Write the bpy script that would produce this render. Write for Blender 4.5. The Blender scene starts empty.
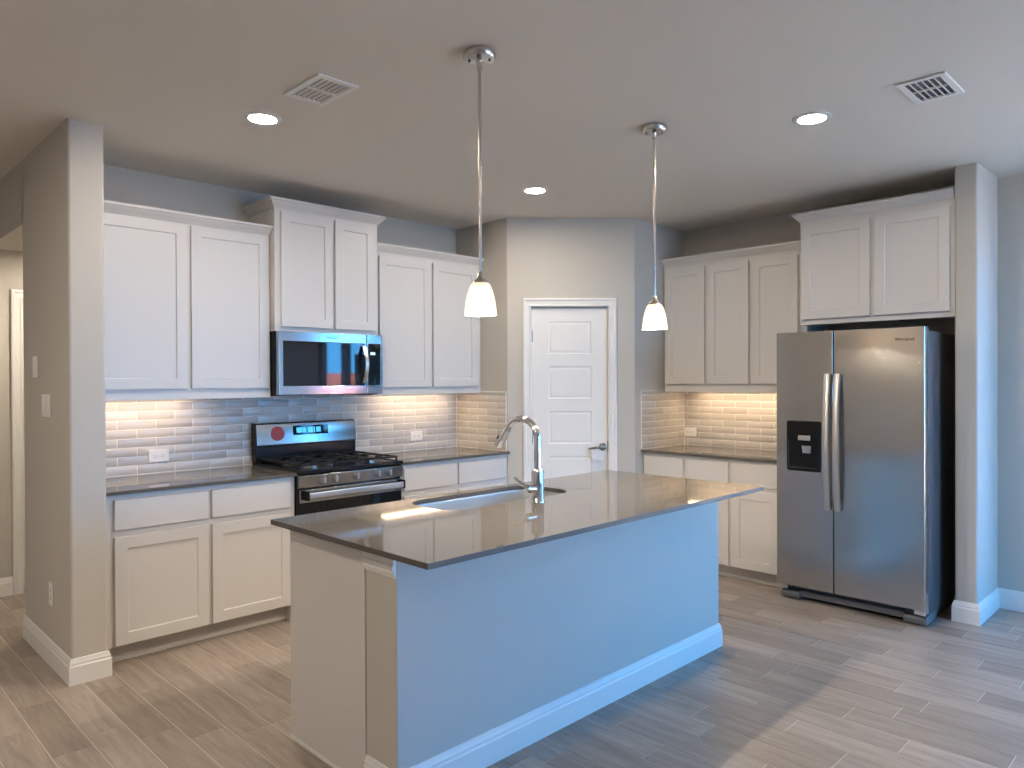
import bpy, bmesh, math, random
from mathutils import Vector, Matrix
R = math.radians
random.seed(7)
sc = bpy.context.scene

# ------------------------------------------------------------------ camera
CAM = Vector((-5.540, -4.761, 1.4832))
YAW, PITCH, ROLL, FPX = R(45.0923), R(0.3548), R(-0.2566), 730.89
cam_data = bpy.data.cameras.new('camera')
cam_data.sensor_width = 36.0
cam_data.lens = FPX / 1024.0 * 36.0
cam_data.clip_start = 0.05
camera = bpy.data.objects.new('camera', cam_data)
sc.collection.objects.link(camera)
_fw = Vector((math.cos(YAW), math.sin(YAW), 0)); _rt = Vector((math.sin(YAW), -math.cos(YAW), 0)); _up = Vector((0, 0, 1))
_f = _fw * math.cos(PITCH) - _up * math.sin(PITCH); _u = _up * math.cos(PITCH) + _fw * math.sin(PITCH)
_r3 = _rt * math.cos(ROLL) + _u * math.sin(ROLL); _u3 = _u * math.cos(ROLL) - _rt * math.sin(ROLL)
_m = Matrix((_r3, _u3, -_f)).transposed().to_4x4()
_m.translation = CAM
camera.matrix_world = _m
sc.camera = camera

# ------------------------------------------------------------------ view, world, daylight
sc.view_settings.view_transform = 'Standard'
sc.view_settings.look = 'None'
sc.view_settings.gamma = 1.0
sc.view_settings.use_curve_mapping = False
sc.view_settings.exposure = 0.53
try:
    sc.cycles.max_bounces = 10; sc.cycles.diffuse_bounces = 5; sc.cycles.glossy_bounces = 5
    sc.cycles.sample_clamp_indirect = 6.0; sc.cycles.caustics_reflective = False; sc.cycles.caustics_refractive = False
except Exception:
    pass
SKY = 14.2            # brightness of the daylight sky seen through the glazing
CAN = 300.0           # recessed lamp lenses
UNDER = 12.5         # strips under the wall cabinets
PENDANT_W = 30.0      # bulbs in the pendants
world = bpy.data.worlds.new('daylight_sky'); sc.world = world
world.use_nodes = True
nt = world.node_tree; nt.nodes.clear()
_o = nt.nodes.new('ShaderNodeOutputWorld'); _b = nt.nodes.new('ShaderNodeBackground')
_tc = nt.nodes.new('ShaderNodeTexCoord'); _sx = nt.nodes.new('ShaderNodeSeparateXYZ'); _cr = nt.nodes.new('ShaderNodeValToRGB')
nt.links.new(_tc.outputs['Generated'], _sx.inputs[0]); nt.links.new(_sx.outputs['Z'], _cr.inputs[0])
_cr.color_ramp.elements[0].position = 0.0; _cr.color_ramp.elements[0].color = (0.09, 0.45, 1.0, 1)
_cr.color_ramp.elements[1].position = 0.5; _cr.color_ramp.elements[1].color = (0.04, 0.17, 0.42, 1)
nt.links.new(_cr.outputs[0], _b.inputs[0]); _b.inputs[1].default_value = SKY
nt.links.new(_b.outputs[0], _o.inputs[0])

def portal(loc, rot, w, h):
    l = bpy.data.lights.new('window_daylight', 'AREA'); l.shape = 'RECTANGLE'; l.size = w; l.size_y = h
    o = bpy.data.objects.new('window_daylight', l); sc.collection.objects.link(o)
    o.location = loc; o.rotation_euler = rot
    l.cycles.is_portal = True
portal((0.12, -4.87, 1.32), (0, R(90), 0), 2.25, 1.5)       # glazing in the right wall, looking into the room
portal((-1.60, -8.09, 1.25), (R(90), 0, 0), 2.7, 2.4)       # glazed doors in the rear wall
sun_data = bpy.data.lights.new('sun', 'SUN'); sun_data.energy = 130.0; sun_data.color = (1.0, .86, .68); sun_data.angle = R(.6)
sun = bpy.data.objects.new('sun', sun_data); sc.collection.objects.link(sun)
sun.rotation_euler = Vector((.42, -.42, -.80)).to_track_quat('-Z', 'Y').to_euler()      # added: strikes only the ground outside, whose bounce warms the ceiling

# ------------------------------------------------------------------ dimensions (metres)
HC = 2.765
XSL, XSR, YE, YOP = -4.554, -4.391, -0.716, 0.246     # wall end left of the cabinets
XR0, XR1 = -3.305, -2.520                             # cooker bay
XP, YPL = -1.4616, -0.618                             # pantry left return
XQ, YQ = -0.7228, -1.3189                             # pantry right return
YST0, YST1, XST = -3.511, -3.634, -0.490              # wall end right of the fridge
ZU = 1.3746                                           # underside of the wall cabinets

# ------------------------------------------------------------------ materials
def new_mat(name):
    m = bpy.data.materials.new(name); m.use_nodes = True
    t = m.node_tree
    return m, t, t.nodes['Principled BSDF']
def rgb(c): return (c[0], c[1], c[2], 1)
def add_bump(t, p, scale, strength, dist=0.002, detail=3, stretch=None, src='Object'):
    tc = t.nodes.new('ShaderNodeTexCoord'); n = t.nodes.new('ShaderNodeTexNoise'); b = t.nodes.new('ShaderNodeBump')
    n.inputs['Scale'].default_value = scale; n.inputs['Detail'].default_value = detail
    if stretch:
        mp = t.nodes.new('ShaderNodeMapping'); mp.inputs['Scale'].default_value = stretch
        t.links.new(tc.outputs[src], mp.inputs[0]); t.links.new(mp.outputs[0], n.inputs['Vector'])
    else:
        t.links.new(tc.outputs[src], n.inputs['Vector'])
    b.inputs['Strength'].default_value = strength; b.inputs['Distance'].default_value = dist
    t.links.new(n.outputs['Fac'], b.inputs['Height']); t.links.new(b.outputs[0], p.inputs['Normal'])
    return n
def plain(name, col, rough=0.5, metal=0.0, bump=None, spec=0.5, coat=0.0):
    m, t, p = new_mat(name)
    p.inputs['Base Color'].default_value = rgb(col); p.inputs['Roughness'].default_value = rough
    p.inputs['Metallic'].default_value = metal; p.inputs['Specular IOR Level'].default_value = spec
    p.inputs['Coat Weight'].default_value = coat
    if bump: add_bump(t, p, *bump)
    return m
def emit(name, col, s):
    m, t, p = new_mat(name)
    p.inputs['Base Color'].default_value = rgb(col); p.inputs['Emission Color'].default_value = rgb(col)
    p.inputs['Emission Strength'].default_value = s
    return m
def speckle(name, c1, c2, scale, rough, bump=None):
    m, t, p = new_mat(name)
    tc = t.nodes.new('ShaderNodeTexCoord'); n = t.nodes.new('ShaderNodeTexNoise'); cr = t.nodes.new('ShaderNodeValToRGB')
    n.inputs['Scale'].default_value = scale; n.inputs['Detail'].default_value = 4
    cr.color_ramp.elements[0].position = .35; cr.color_ramp.elements[0].color = rgb(c1)
    cr.color_ramp.elements[1].position = .7; cr.color_ramp.elements[1].color = rgb(c2)
    t.links.new(tc.outputs['Object'], n.inputs['Vector']); t.links.new(n.outputs['Fac'], cr.inputs[0]); t.links.new(cr.outputs[0], p.inputs['Base Color'])
    p.inputs['Roughness'].default_value = rough
    if bump: add_bump(t, p, *bump)
    return m
def brushed(name, col, rough, axis, aniso=0.0):
    """brushed metal, grain along the given stretch vector"""
    m, t, p = new_mat(name)
    p.inputs['Metallic'].default_value = 1.0
    if aniso:
        tg_ = t.nodes.new('ShaderNodeTangent'); tg_.direction_type = 'RADIAL'; tg_.axis = 'Z'
        p.inputs['Anisotropic'].default_value = aniso; p.inputs['Anisotropic Rotation'].default_value = .0
        t.links.new(tg_.outputs[0], p.inputs['Tangent'])
    tc = t.nodes.new('ShaderNodeTexCoord'); mp = t.nodes.new('ShaderNodeMapping'); n = t.nodes.new('ShaderNodeTexNoise')
    mp.inputs['Scale'].default_value = axis
    n.inputs['Scale'].default_value = 60; n.inputs['Detail'].default_value = 4
    t.links.new(tc.outputs['Object'], mp.inputs[0]); t.links.new(mp.outputs[0], n.inputs['Vector'])
    cr = t.nodes.new('ShaderNodeMapRange'); cr.inputs['To Min'].default_value = rough - .06; cr.inputs['To Max'].default_value = rough + .06
    t.links.new(n.outputs['Fac'], cr.inputs['Value']); t.links.new(cr.outputs[0], p.inputs['Roughness'])
    mx = t.nodes.new('ShaderNodeValToRGB')
    mx.color_ramp.elements[0].color = rgb([c * .93 for c in col]); mx.color_ramp.elements[1].color = rgb([min(1, c * 1.05) for c in col])
    t.links.new(n.outputs['Fac'], mx.inputs[0]); t.links.new(mx.outputs[0], p.inputs['Base Color'])
    b = t.nodes.new('ShaderNodeBump'); b.inputs['Strength'].default_value = .06; b.inputs['Distance'].default_value = .001
    t.links.new(n.outputs['Fac'], b.inputs['Height']); t.links.new(b.outputs[0], p.inputs['Normal'])
    return m
def island_mat(name, ramp, rough, grain=None, bump=0.0):
    """each separate tile or plank gets its own tone"""
    m, t, p = new_mat(name)
    g = t.nodes.new('ShaderNodeNewGeometry'); cr = t.nodes.new('ShaderNodeValToRGB')
    els = cr.color_ramp.elements
    while len(els) < len(ramp): els.new(.5)
    for e, (pos, c) in zip(els, ramp): e.position = pos; e.color = rgb(c)
    t.links.new(g.outputs['Random Per Island'], cr.inputs[0])
    out = cr.outputs[0]
    if grain:
        tc = t.nodes.new('ShaderNodeTexCoord'); mp = t.nodes.new('ShaderNodeMapping'); mp.inputs['Scale'].default_value = grain
        mul = t.nodes.new('ShaderNodeVectorMath'); mul.operation = 'SCALE'; mul.inputs[0].default_value = (37, 91, 13)
        t.links.new(g.outputs['Random Per Island'], mul.inputs['Scale'])
        ad = t.nodes.new('ShaderNodeVectorMath'); ad.operation = 'ADD'
        t.links.new(tc.outputs['Object'], mp.inputs[0]); t.links.new(mp.outputs[0], ad.inputs[0]); t.links.new(mul.outputs[0], ad.inputs[1])
        n = t.nodes.new('ShaderNodeTexNoise'); n.inputs['Scale'].default_value = 1.0; n.inputs['Detail'].default_value = 6; n.inputs['Roughness'].default_value = .62
        n.inputs['Distortion'].default_value = .6
        t.links.new(ad.outputs[0], n.inputs['Vector'])
        r2 = t.nodes.new('ShaderNodeValToRGB')
        r2.color_ramp.elements[0].position = .3; r2.color_ramp.elements[0].color = (.70, .68, .66, 1)
        r2.color_ramp.elements[1].position = .7; r2.color_ramp.elements[1].color = (1.12, 1.12, 1.12, 1)
        t.links.new(n.outputs['Fac'], r2.inputs[0])
        mx = t.nodes.new('ShaderNodeMix'); mx.data_type = 'RGBA'; mx.blend_type = 'MULTIPLY'; mx.inputs['Factor'].default_value = 1
        t.links.new(out, mx.inputs['A']); t.links.new(r2.outputs[0], mx.inputs['B']); out = mx.outputs['Result']
        if bump:
            b = t.nodes.new('ShaderNodeBump'); b.inputs['Strength'].default_value = bump; b.inputs['Distance'].default_value = .001
            t.links.new(n.outputs['Fac'], b.inputs['Height']); t.links.new(b.outputs[0], p.inputs['Normal'])
    elif bump:
        add_bump(t, p, 14, bump, .003, 2)
    t.links.new(out, p.inputs['Base Color']); p.inputs['Roughness'].default_value = rough
    return m

WALLC = (0.545, 0.515, 0.467)
M = {}
M['wall'] = plain('greige_wall_paint', WALLC, .75, bump=(130, .35, .002, 2), spec=.3)
M['ceiling'] = plain('greige_ceiling_paint', (.74, .70, .635), .9, bump=(90, .35, .003, 3), spec=.2)
M['trim'] = plain('white_trim_paint', (.80, .79, .77), .35)
M['cabinet'] = plain('white_cabinet_paint', (.665, .642, .618), .38)
M['kick'] = plain('toe_kick_paint', (.60, .575, .545), .5)
M['counter'] = speckle('taupe_quartz', (.105, .095, .083), (.135, .122, .107), 260, .05)
M['counter_edge'] = speckle('taupe_quartz_honed', (.085, .077, .067), (.110, .100, .088), 260, .45)
M['tile'] = island_mat('glossy_greige_tile', [(0, (.45, .43, .405)), (.5, (.49, .47, .445)), (1, (.53, .51, .48))], .26, bump=.05)
M['grout'] = plain('white_grout', (.86, .85, .83), .8)
M['plank'] = island_mat('wood_look_plank_tile', [(0, (.285, .238, .198)), (.35, (.335, .285, .240)), (.7, (.375, .320, .272)), (1, (.41, .353, .303))], .38, grain=(34, 3.0, 1), bump=.08)
M['floor_grout'] = plain('pale_floor_grout', (.66, .61, .54), .8)
M['steel'] = brushed('brushed_steel', (.54, .525, .505), .2, (40, 40, .5), aniso=.55)
M['steel_h'] = brushed('brushed_steel_trim', (.43, .425, .42), .13, (40, 40, .5))
M['steel_bowl'] = plain('sink_steel', (.66, .67, .68), .42, 1.0)
M['handle_steel'] = plain('satin_handle_steel', (.70, .69, .67), .3, 1.0)
M['chrome'] = plain('polished_chrome', (.80, .80, .80), .06, 1.0)
M['nickel'] = plain('brushed_nickel', (.60, .57, .53), .25, 1.0)
M['dark_nickel'] = plain('satin_nickel_lever', (.33, .30, .27), .25, 1.0)
M['black'] = plain('black_enamel', (.007, .007, .008), .22, spec=.3)
M['blackglass'] = plain('black_glass', (.006, .007, .008), .03)
M['iron'] = plain('cast_iron', (.010, .010, .010), .55, bump=(300, .2, .001), spec=.3)
M['fridge_side'] = plain('dark_grey_painted_steel', (.085, .088, .092), .38, bump=(500, .15, .001))
M['grille'] = plain('grey_plastic', (.16, .155, .15), .5)
M['plastic'] = plain('white_plastic', (.80, .79, .77), .35)
M['slot'] = plain('dark_slot', (.03, .03, .03), .6)
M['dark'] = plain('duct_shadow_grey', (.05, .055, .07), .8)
M['sticker'] = plain('red_sticker', (.40, .030, .030), .5)
M['print'] = plain('white_print', (.75, .73, .72), .5)
M['ink'] = plain('dark_grey_print', (.02, .02, .02), .6)
M['display'] = emit('blue_clock_display', (.10, .62, .95), .5)
M['paper'] = plain('white_paper', (.80, .80, .82), .7)
M['lens'] = emit('lit_lamp_lens', (1.0, .87, .71), CAN)
M['strip'] = emit('lit_strip_lens', (1.0, .72, .46), UNDER)
M['bulb'] = emit('lit_bulb', (1.0, .80, .55), 6.0)
M['brick'] = speckle('red_brick', (.22, .065, .05), (.30, .11, .085), 9, .9)
M['bounce_patio'] = speckle('pale_bounce_patio', (.44, .42, .39), (.50, .48, .45), 30, .9)
M['backlit'] = plain('dark_backlit_frame', (.03, .028, .026), .4)  # backlit look of the glazing frames put into their dark colour
def glass_pane():
    m, t, p = new_mat('window_glass')
    t.nodes.remove(p)
    out = t.nodes['Material Output']; tr = t.nodes.new('ShaderNodeBsdfTransparent'); gl = t.nodes.new('ShaderNodeBsdfGlossy'); mx = t.nodes.new('ShaderNodeMixShader')
    gl.inputs['Roughness'].default_value = .02; mx.inputs[0].default_value = .06
    t.links.new(tr.outputs[0], mx.inputs[1]); t.links.new(gl.outputs[0], mx.inputs[2]); t.links.new(mx.outputs[0], out.inputs[0])
    return m
M['glass'] = glass_pane()
def shade_glass():
    m, t, p = new_mat('opal_shade_glass')
    out = t.nodes['Material Output']; tl = t.nodes.new('ShaderNodeBsdfTranslucent'); mx = t.nodes.new('ShaderNodeMixShader')
    tl.inputs[0].default_value = (.92, .83, .70, 1); p.inputs['Base Color'].default_value = (.82, .78, .72, 1); p.inputs['Roughness'].default_value = .25; p.inputs['Emission Color'].default_value = (1.0, .87, .70, 1); p.inputs['Emission Strength'].default_value = .45
    mx.inputs[0].default_value = .65
    t.links.new(p.outputs[0], mx.inputs[1]); t.links.new(tl.outputs[0], mx.inputs[2]); t.links.new(mx.outputs[0], out.inputs[0])
    return m
M['shade'] = shade_glass()

# ------------------------------------------------------------------ mesh tools
class Frame:
    """local axes on a wall: a to the right as one faces it, z up, c out of the wall"""
    def __init__(s, o, u, n): s.o, s.u, s.n = Vector(o), Vector(u), Vector(n)
    def __call__(s, a, z, c): return s.o + s.u * a + Vector((0, 0, z)) + s.n * c
RW = Frame((0, 0, 0), (1, 0, 0), (0, -1, 0))          # cooker wall: a = x, c = -y
FW = Frame((0, 0, 0), (0, -1, 0), (-1, 0, 0))         # fridge wall: a = -y, c = -x
_A, _B = Vector((XP, YPL, 0)), Vector((XQ, YQ, 0))
_U = (_B - _A).normalized()
DW = Frame(_A, _U, (_U.y, -_U.x, 0))                  # pantry door wall
if DW.n.x > 0: DW.n = -DW.n
WD = Frame((0, 0, 0), (1, 0, 0), (0, -1, 0))          # plain world axes
HW = Frame((XSL, 0, 0), (0, -1, 0), (-1, 0, 0))       # left face of the wall end

class MB:
    def __init__(s): s.bm = bmesh.new()
    def box(s, F, a0, a1, z0, z1, c0, c1):
        v = [s.bm.verts.new(F(a, z, c)) for c in (c0, c1) for z in (z0, z1) for a in (a0, a1)]
        for q in ((0, 1, 3, 2), (4, 6, 7, 5), (0, 4, 5, 1), (2, 3, 7, 6), (0, 2, 6, 4), (1, 5, 7, 3)):
            s.bm.faces.new([v[i] for i in q])
        return s
    def wbox(s, x0, x1, y0, y1, z0, z1): return s.box(WD, x0, x1, z0, z1, -y1, -y0)
    def prism(s, pts, z0, z1):
        lo = [s.bm.verts.new((p[0], p[1], z0)) for p in pts]; hi = [s.bm.verts.new((p[0], p[1], z1)) for p in pts]
        s.bm.faces.new(lo[::-1]); s.bm.faces.new(hi)
        n = len(pts)
        for i in range(n): s.bm.faces.new((lo[i], lo[(i + 1) % n], hi[(i + 1) % n], hi[i]))
        return s
    def loops(s, rings, cap0=True, cap1=True, closed=True):
        vs = [[s.bm.verts.new(p) for p in r] for r in rings]
        for r0, r1 in zip(vs, vs[1:]):
            n = len(r0)
            for i in range(n if closed else n - 1):
                s.bm.faces.new((r0[i], r0[(i + 1) % n], r1[(i + 1) % n], r1[i]))
        if cap0: s.bm.faces.new(vs[0][::-1])
        if cap1: s.bm.faces.new(vs[-1])
        return s
    def lathe(s, c, prof, n=32, axis=(0, 0, 1), cap=True):
        ax = Vector(axis).normalized(); t = Vector((1, 0, 0)) if abs(ax.x) < .9 else Vector((0, 1, 0))
        e1 = ax.cross(t).normalized(); e2 = ax.cross(e1); c = Vector(c)
        return s.loops([[c + ax * h + (e1 * math.cos(6.28318530718 * i / n) + e2 * math.sin(6.28318530718 * i / n)) * max(r, 1e-4) for i in range(n)] for r, h in prof], cap, cap)
    def tube(s, pts, rad, n=14):
        pts = [Vector(p) for p in pts]; rings = []
        rad = rad if isinstance(rad, (list, tuple)) else [rad] * len(pts)
        prev = None
        for i, p in enumerate(pts):
            d = (pts[min(i + 1, len(pts) - 1)] - pts[max(i - 1, 0)]).normalized()
            if prev is None:
                t = Vector((0, 0, 1)) if abs(d.z) < .9 else Vector((1, 0, 0)); e = d.cross(t).normalized()
            else:
                e = (prev - d * prev.dot(d)).normalized()
            prev = e; g = d.cross(e)
            rings.append([p + (e * math.cos(6.28318530718 * k / n) + g * math.sin(6.28318530718 * k / n)) * rad[i] for k in range(n)])
        return s.loops(rings)
    def sweep(s, path, prof, side=1, z=0):
        """profile of (outward, height) swept along a plan path, mitred; side +1 = outward to the right of travel"""
        path = [Vector((p[0], p[1], 0)) for p in path]; rings = []
        nrm = []
        for p, q in zip(path, path[1:]):
            d = (q - p).normalized(); nrm.append(Vector((d.y, -d.x, 0)) * side)
        for i, p in enumerate(path):
            if i == 0: m = nrm[0]
            elif i == len(path) - 1: m = nrm[-1]
            else:
                m = nrm[i - 1] + nrm[i]; m = m / max(m.dot(nrm[i]), .2)
            rings.append([p + m * o + Vector((0, 0, z + h)) for o, h in prof])
        return s.loops(rings)
    def plate(s, F, a0, a1, z0, z1, c0, c1, cells, prof):
        """slab whose front (c1) holds recessed cells; prof = list of (inset, depth)"""
        bm = s.bm; cache = {}
        def V(a, z, c):
            k = (round(a, 5), round(z, 5), round(c, 5))
            if k not in cache: cache[k] = bm.verts.new(F(a, z, c))
            return cache[k]
        A = sorted({a0, a1, *[c[0] for c in cells], *[c[1] for c in cells]}); Z = sorted({z0, z1, *[c[2] for c in cells], *[c[3] for c in cells]})
        rects = {(round(c[0], 5), round(c[2], 5)) for c in cells}
        for i in range(len(A) - 1):
            for j in range(len(Z) - 1):
                p, q, r, t = A[i], A[i + 1], Z[j], Z[j + 1]
                if (round(p, 5), round(r, 5)) in rects:
                    last = [V(p, r, c1), V(q, r, c1), V(q, t, c1), V(p, t, c1)]
                    for ins, dep in prof:
                        cur = [V(p + ins, r + ins, c1 - dep), V(q - ins, r + ins, c1 - dep), V(q - ins, t - ins, c1 - dep), V(p + ins, t - ins, c1 - dep)]
                        for k in range(4): bm.faces.new((last[k], last[(k + 1) % 4], cur[(k + 1) % 4], cur[k]))
                        last = cur
                    bm.faces.new(last)
                else:
                    bm.faces.new((V(p, r, c1), V(q, r, c1), V(q, t, c1), V(p, t, c1)))
        ring = [(a, z0) for a in A] + [(a1, z) for z in Z[1:]] + [(a, z1) for a in A[-2::-1]] + [(a0, z) for z in Z[-2:0:-1]]
        n = len(ring)
        for k in range(n):
            (pa, pz), (qa, qz) = ring[k], ring[(k + 1) % n]
            bm.faces.new((V(pa, pz, c0), V(qa, qz, c0), V(qa, qz, c1), V(pa, pz, c1)))
        bm.faces.new([V(a, z, c0) for a, z in ring][::-1])
        return s
    def text(s, body, F, a, z, c, size, depth=.0006):
        cu = bpy.data.curves.new('lettering', 'FONT'); cu.body = body; cu.size = size; cu.extrude = depth / 2; cu.align_x = 'CENTER'; cu.align_y = 'CENTER'
        o = bpy.data.objects.new('lettering', cu); sc.collection.objects.link(o)
        bpy.context.view_layer.update()
        me = o.evaluated_get(bpy.context.evaluated_depsgraph_get()).to_mesh()
        vs = [s.bm.verts.new(F(a + v.co.x, z + v.co.y, c + v.co.z + depth / 2)) for v in me.vertices]
        for p in me.polygons:
            try: s.bm.faces.new([vs[i] for i in p.vertices])
            except ValueError: pass
        bpy.data.objects.remove(o); bpy.data.curves.remove(cu)
        return s

ORIGIN = {}
def obj(name, mb, mat, parent=None, base=None, bevel=0.0, smooth=False, seg=2):
    """one mesh object; vertices are given in world space and stored about the thing's base point"""
    bm = mb.bm
    bmesh.ops.recalc_face_normals(bm, faces=bm.faces)
    o0 = ORIGIN[parent.name] if parent else Vector(base or (0, 0, 0))
    bmesh.ops.translate(bm, verts=bm.verts, vec=-o0)
    me = bpy.data.meshes.new(name); bm.to_mesh(me); bm.free()
    me.materials.append(M[mat] if isinstance(mat, str) else mat)
    o = bpy.data.objects.new(name, me); sc.collection.objects.link(o)
    if parent: o.parent = parent
    else: o.location = o0
    ORIGIN[o.name] = o0
    if smooth:
        for p in me.polygons: p.use_smooth = True
    if bevel:
        b = o.modifiers.new('edge', 'BEVEL'); b.width = bevel; b.segments = seg; b.limit_method = 'ANGLE'; b.angle_limit = R(35); b.harden_normals = False
        for p in me.polygons: p.use_smooth = True
        w = o.modifiers.new('normals', 'WEIGHTED_NORMAL'); w.keep_sharp = True
    elif smooth:
        e = o.modifiers.new('split', 'EDGE_SPLIT'); e.split_angle = R(42)
    return o
def thing(name, loc, label, cat, group=None):
    o = bpy.data.objects.new(name, None); o.empty_display_size = .1; sc.collection.objects.link(o)
    o.location = loc; ORIGIN[o.name] = Vector(loc)
    o['label'] = label; o['category'] = cat
    if group: o['group'] = group
    return o
def tag(o, label, cat, group=None):
    o['label'] = label; o['category'] = cat
    if group: o['group'] = group
    return o
def struct(name, mb, mat, bevel=0.0, smooth=False, parent=None, seg=3):
    o = obj(name, mb, mat, parent, bevel=bevel, smooth=smooth, seg=seg)
    if not parent: o['kind'] = 'structure'
    return o
def dup(root, loc, rz=None, label=None, group=None):
    r = root.copy(); sc.collection.objects.link(r); r.location = loc
    if rz is not None: r.rotation_euler = (0, 0, rz)
    if label: r['label'] = label
    if group: r['group'] = group
    for ch in list(root.children):
        c = ch.copy(); sc.collection.objects.link(c); c.parent = r
        for g in list(ch.children):
            d = g.copy(); sc.collection.objects.link(d); d.parent = c
    return r
def line_hit(p, d, q, e):
    """plan intersection of p+s*d and q+t*e"""
    det = d.x * -e.y + e.x * d.y
    w = q - p
    s_ = (w.x * -e.y + e.x * w.y) / det
    return p + d * s_

# ------------------------------------------------------------------ the room
def rounded(x0, x1, y0, y1, r, n=10):
    pts = []
    for cx, cy, a0 in ((x1 - r, y1 - r, 0), (x0 + r, y1 - r, 90), (x0 + r, y0 + r, 180), (x1 - r, y0 + r, 270)):
        for i in range(n + 1):
            a = R(a0 + 90 * i / n); pts.append((cx + r * math.cos(a), cy + r * math.sin(a)))
    return pts
TOP = HC + .06
# floor: 6 x 24 in plank tiles running away from the camera's left, random stagger, over pale grout
KNOWN = {0: -.918, 1: -1.069, -1: -1.34, -2: -.843, 4: -1.066, 14: -3.793, 13: -3.393, 15: -3.521, 17: -3.744, 19: -3.898, 20: -3.672, 18: -3.59, 16: -3.067, 12: -3.043, 9: -3.097}
fm = MB()
PW, PL, GAP = .1485, .608, .0019
X0F, X1F, Y0F, Y1F = -9.0, 0.0, -8.0, 1.3
k0 = int(math.floor((X0F + 4.506) / PW)); k1 = int(math.ceil((X1F + 4.506) / PW))
for k in range(k0, k1):
    xa, xb = max(-4.506 + k * PW, X0F), min(-4.506 + (k + 1) * PW, X1F)
    off = KNOWN.get(k, random.random() * PL)
    y = off - math.ceil((off - Y0F) / PL) * PL
    while y < Y1F:
        ya, yb = max(y, Y0F), min(y + PL, Y1F)
        if yb - ya > .01 and xb - xa > .01:
            z = 0.0
            ring = [(xa + GAP, ya + GAP), (xb - GAP, ya + GAP), (xb - GAP, yb - GAP), (xa + GAP, yb - GAP)]
            fm.loops([[Vector((px, py, -.004)) for px, py in ring], [Vector((px, py, z)) for px, py in ring]], cap0=False)
        y += PL
floor = struct('floor', fm, 'plank')
gm = MB().wbox(X0F, X1F, Y0F, Y1F, -.06, -.0012)
struct('floor_grout', gm, 'floor_grout', parent=floor)
struct('ceiling', MB().wbox(-9.1, .14, -8.1, 1.45, HC, HC + .1), 'ceiling')
struct('wall_back', MB().wbox(XSR - .01, .12, 0, .12, -.02, TOP), 'wall')
# right wall with a glazed opening out of frame
WY0, WY1, WZ0, WZ1 = -5.62, -4.12, .20, 2.44
RX0, RX1, RZ1 = -2.95, -.25, 2.44                      # glazed doors in the rear wall
struct('wall_right', MB().wbox(0, .14, WY1, .12, -.02, TOP).wbox(0, .14, -8.1, WY0, -.02, TOP).wbox(0, .14, WY0, WY1, -.02, WZ0).wbox(0, .14, WY0, WY1, WZ1, TOP), 'wall')
struct('wall_rear', MB().wbox(-9.1, RX0, -8.1, -8.0, -.02, TOP).wbox(RX1, .14, -8.1, -8.0, -.02, TOP).wbox(RX0, RX1, -8.1, -8.0, RZ1, TOP), 'wall')
struct('wall_left', MB().wbox(-9.1, -9.0, -8.1, 1.4, -.02, TOP), 'wall')
struct('wall_hall', MB().wbox(-9.1, -3.2, 1.3, 1.42, -.02, TOP), 'wall')
# wall end left of the cabinets, with the header of the hall opening
wm = MB().prism([(XSL, YOP), (XSL, YE), (XSR, YE), (XSR, .05), (XSR, YOP)], -.02, TOP)
struct('wall_partition', wm, 'wall', bevel=.014)
struct('ceiling_hall', MB().wbox(XSL + .125, -3.2, YOP - .02, 1.32, 2.396, 2.52), 'wall')
struct('wall_header', MB().wbox(XSL, XSL + .13, YOP - .03, 1.32, 2.394, TOP), 'wall')
struct('wall_hall_end', MB().wbox(-3.3, -3.2, .1, 1.32, -.02, 2.5), 'wall')
# wall end right of the fridge
struct('wall_fridge_side', MB().prism([(0.02, YST0), (0.02, YST1), (XST, YST1), (XST, YST0)], -.02, TOP), 'wall', bevel=.014)
# pantry walls
dn = Vector((-DW.n.x, -DW.n.y, 0)) * .11
DO0, DO1, DOZ = .190, .806, 2.066                      # door opening on the diagonal
pA, pB = _A.copy(), _B.copy()
iA = line_hit(pA + dn, _U, Vector((XP + .11, 0, 0)), Vector((0, 1, 0)))
iB = line_hit(pA + dn, _U, Vector((0, YQ + .11, 0)), Vector((1, 0, 0)))
g0, g1 = pA + _U * DO0, pA + _U * DO1
def arc(p, d0, d1, r=.016, n=5):
    """rounded plan corner at p between travel directions d0 and d1"""
    k = r * math.tan(math.acos(max(-1, min(1, d0.dot(d1)))) / 2); s0 = p - d0 * k; s1 = p + d1 * k
    return [tuple(((1 - t) ** 2 * s0 + 2 * t * (1 - t) * p + t * t * s1).xy) for t in [i / n for i in range(n + 1)]]
pm = MB()
pm.prism([(XP, .01), *arc(pA, Vector((0, -1, 0)), _U), (g0.x, g0.y), ((g0 + dn).x, (g0 + dn).y), (iA.x, iA.y), (XP + .11, .01)], -.02, TOP)
pm.prism([(.01, YQ), (.01, YQ + .11), (iB.x, iB.y), ((g1 + dn).x, (g1 + dn).y), (g1.x, g1.y), *arc(pB, _U, Vector((1, 0, 0)))], -.02, TOP)
pm.box(DW, DO0 - .001, DO1 + .001, DOZ, TOP, -.11, 0)
struct('wall_pantry', pm, 'wall', smooth=True)

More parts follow.
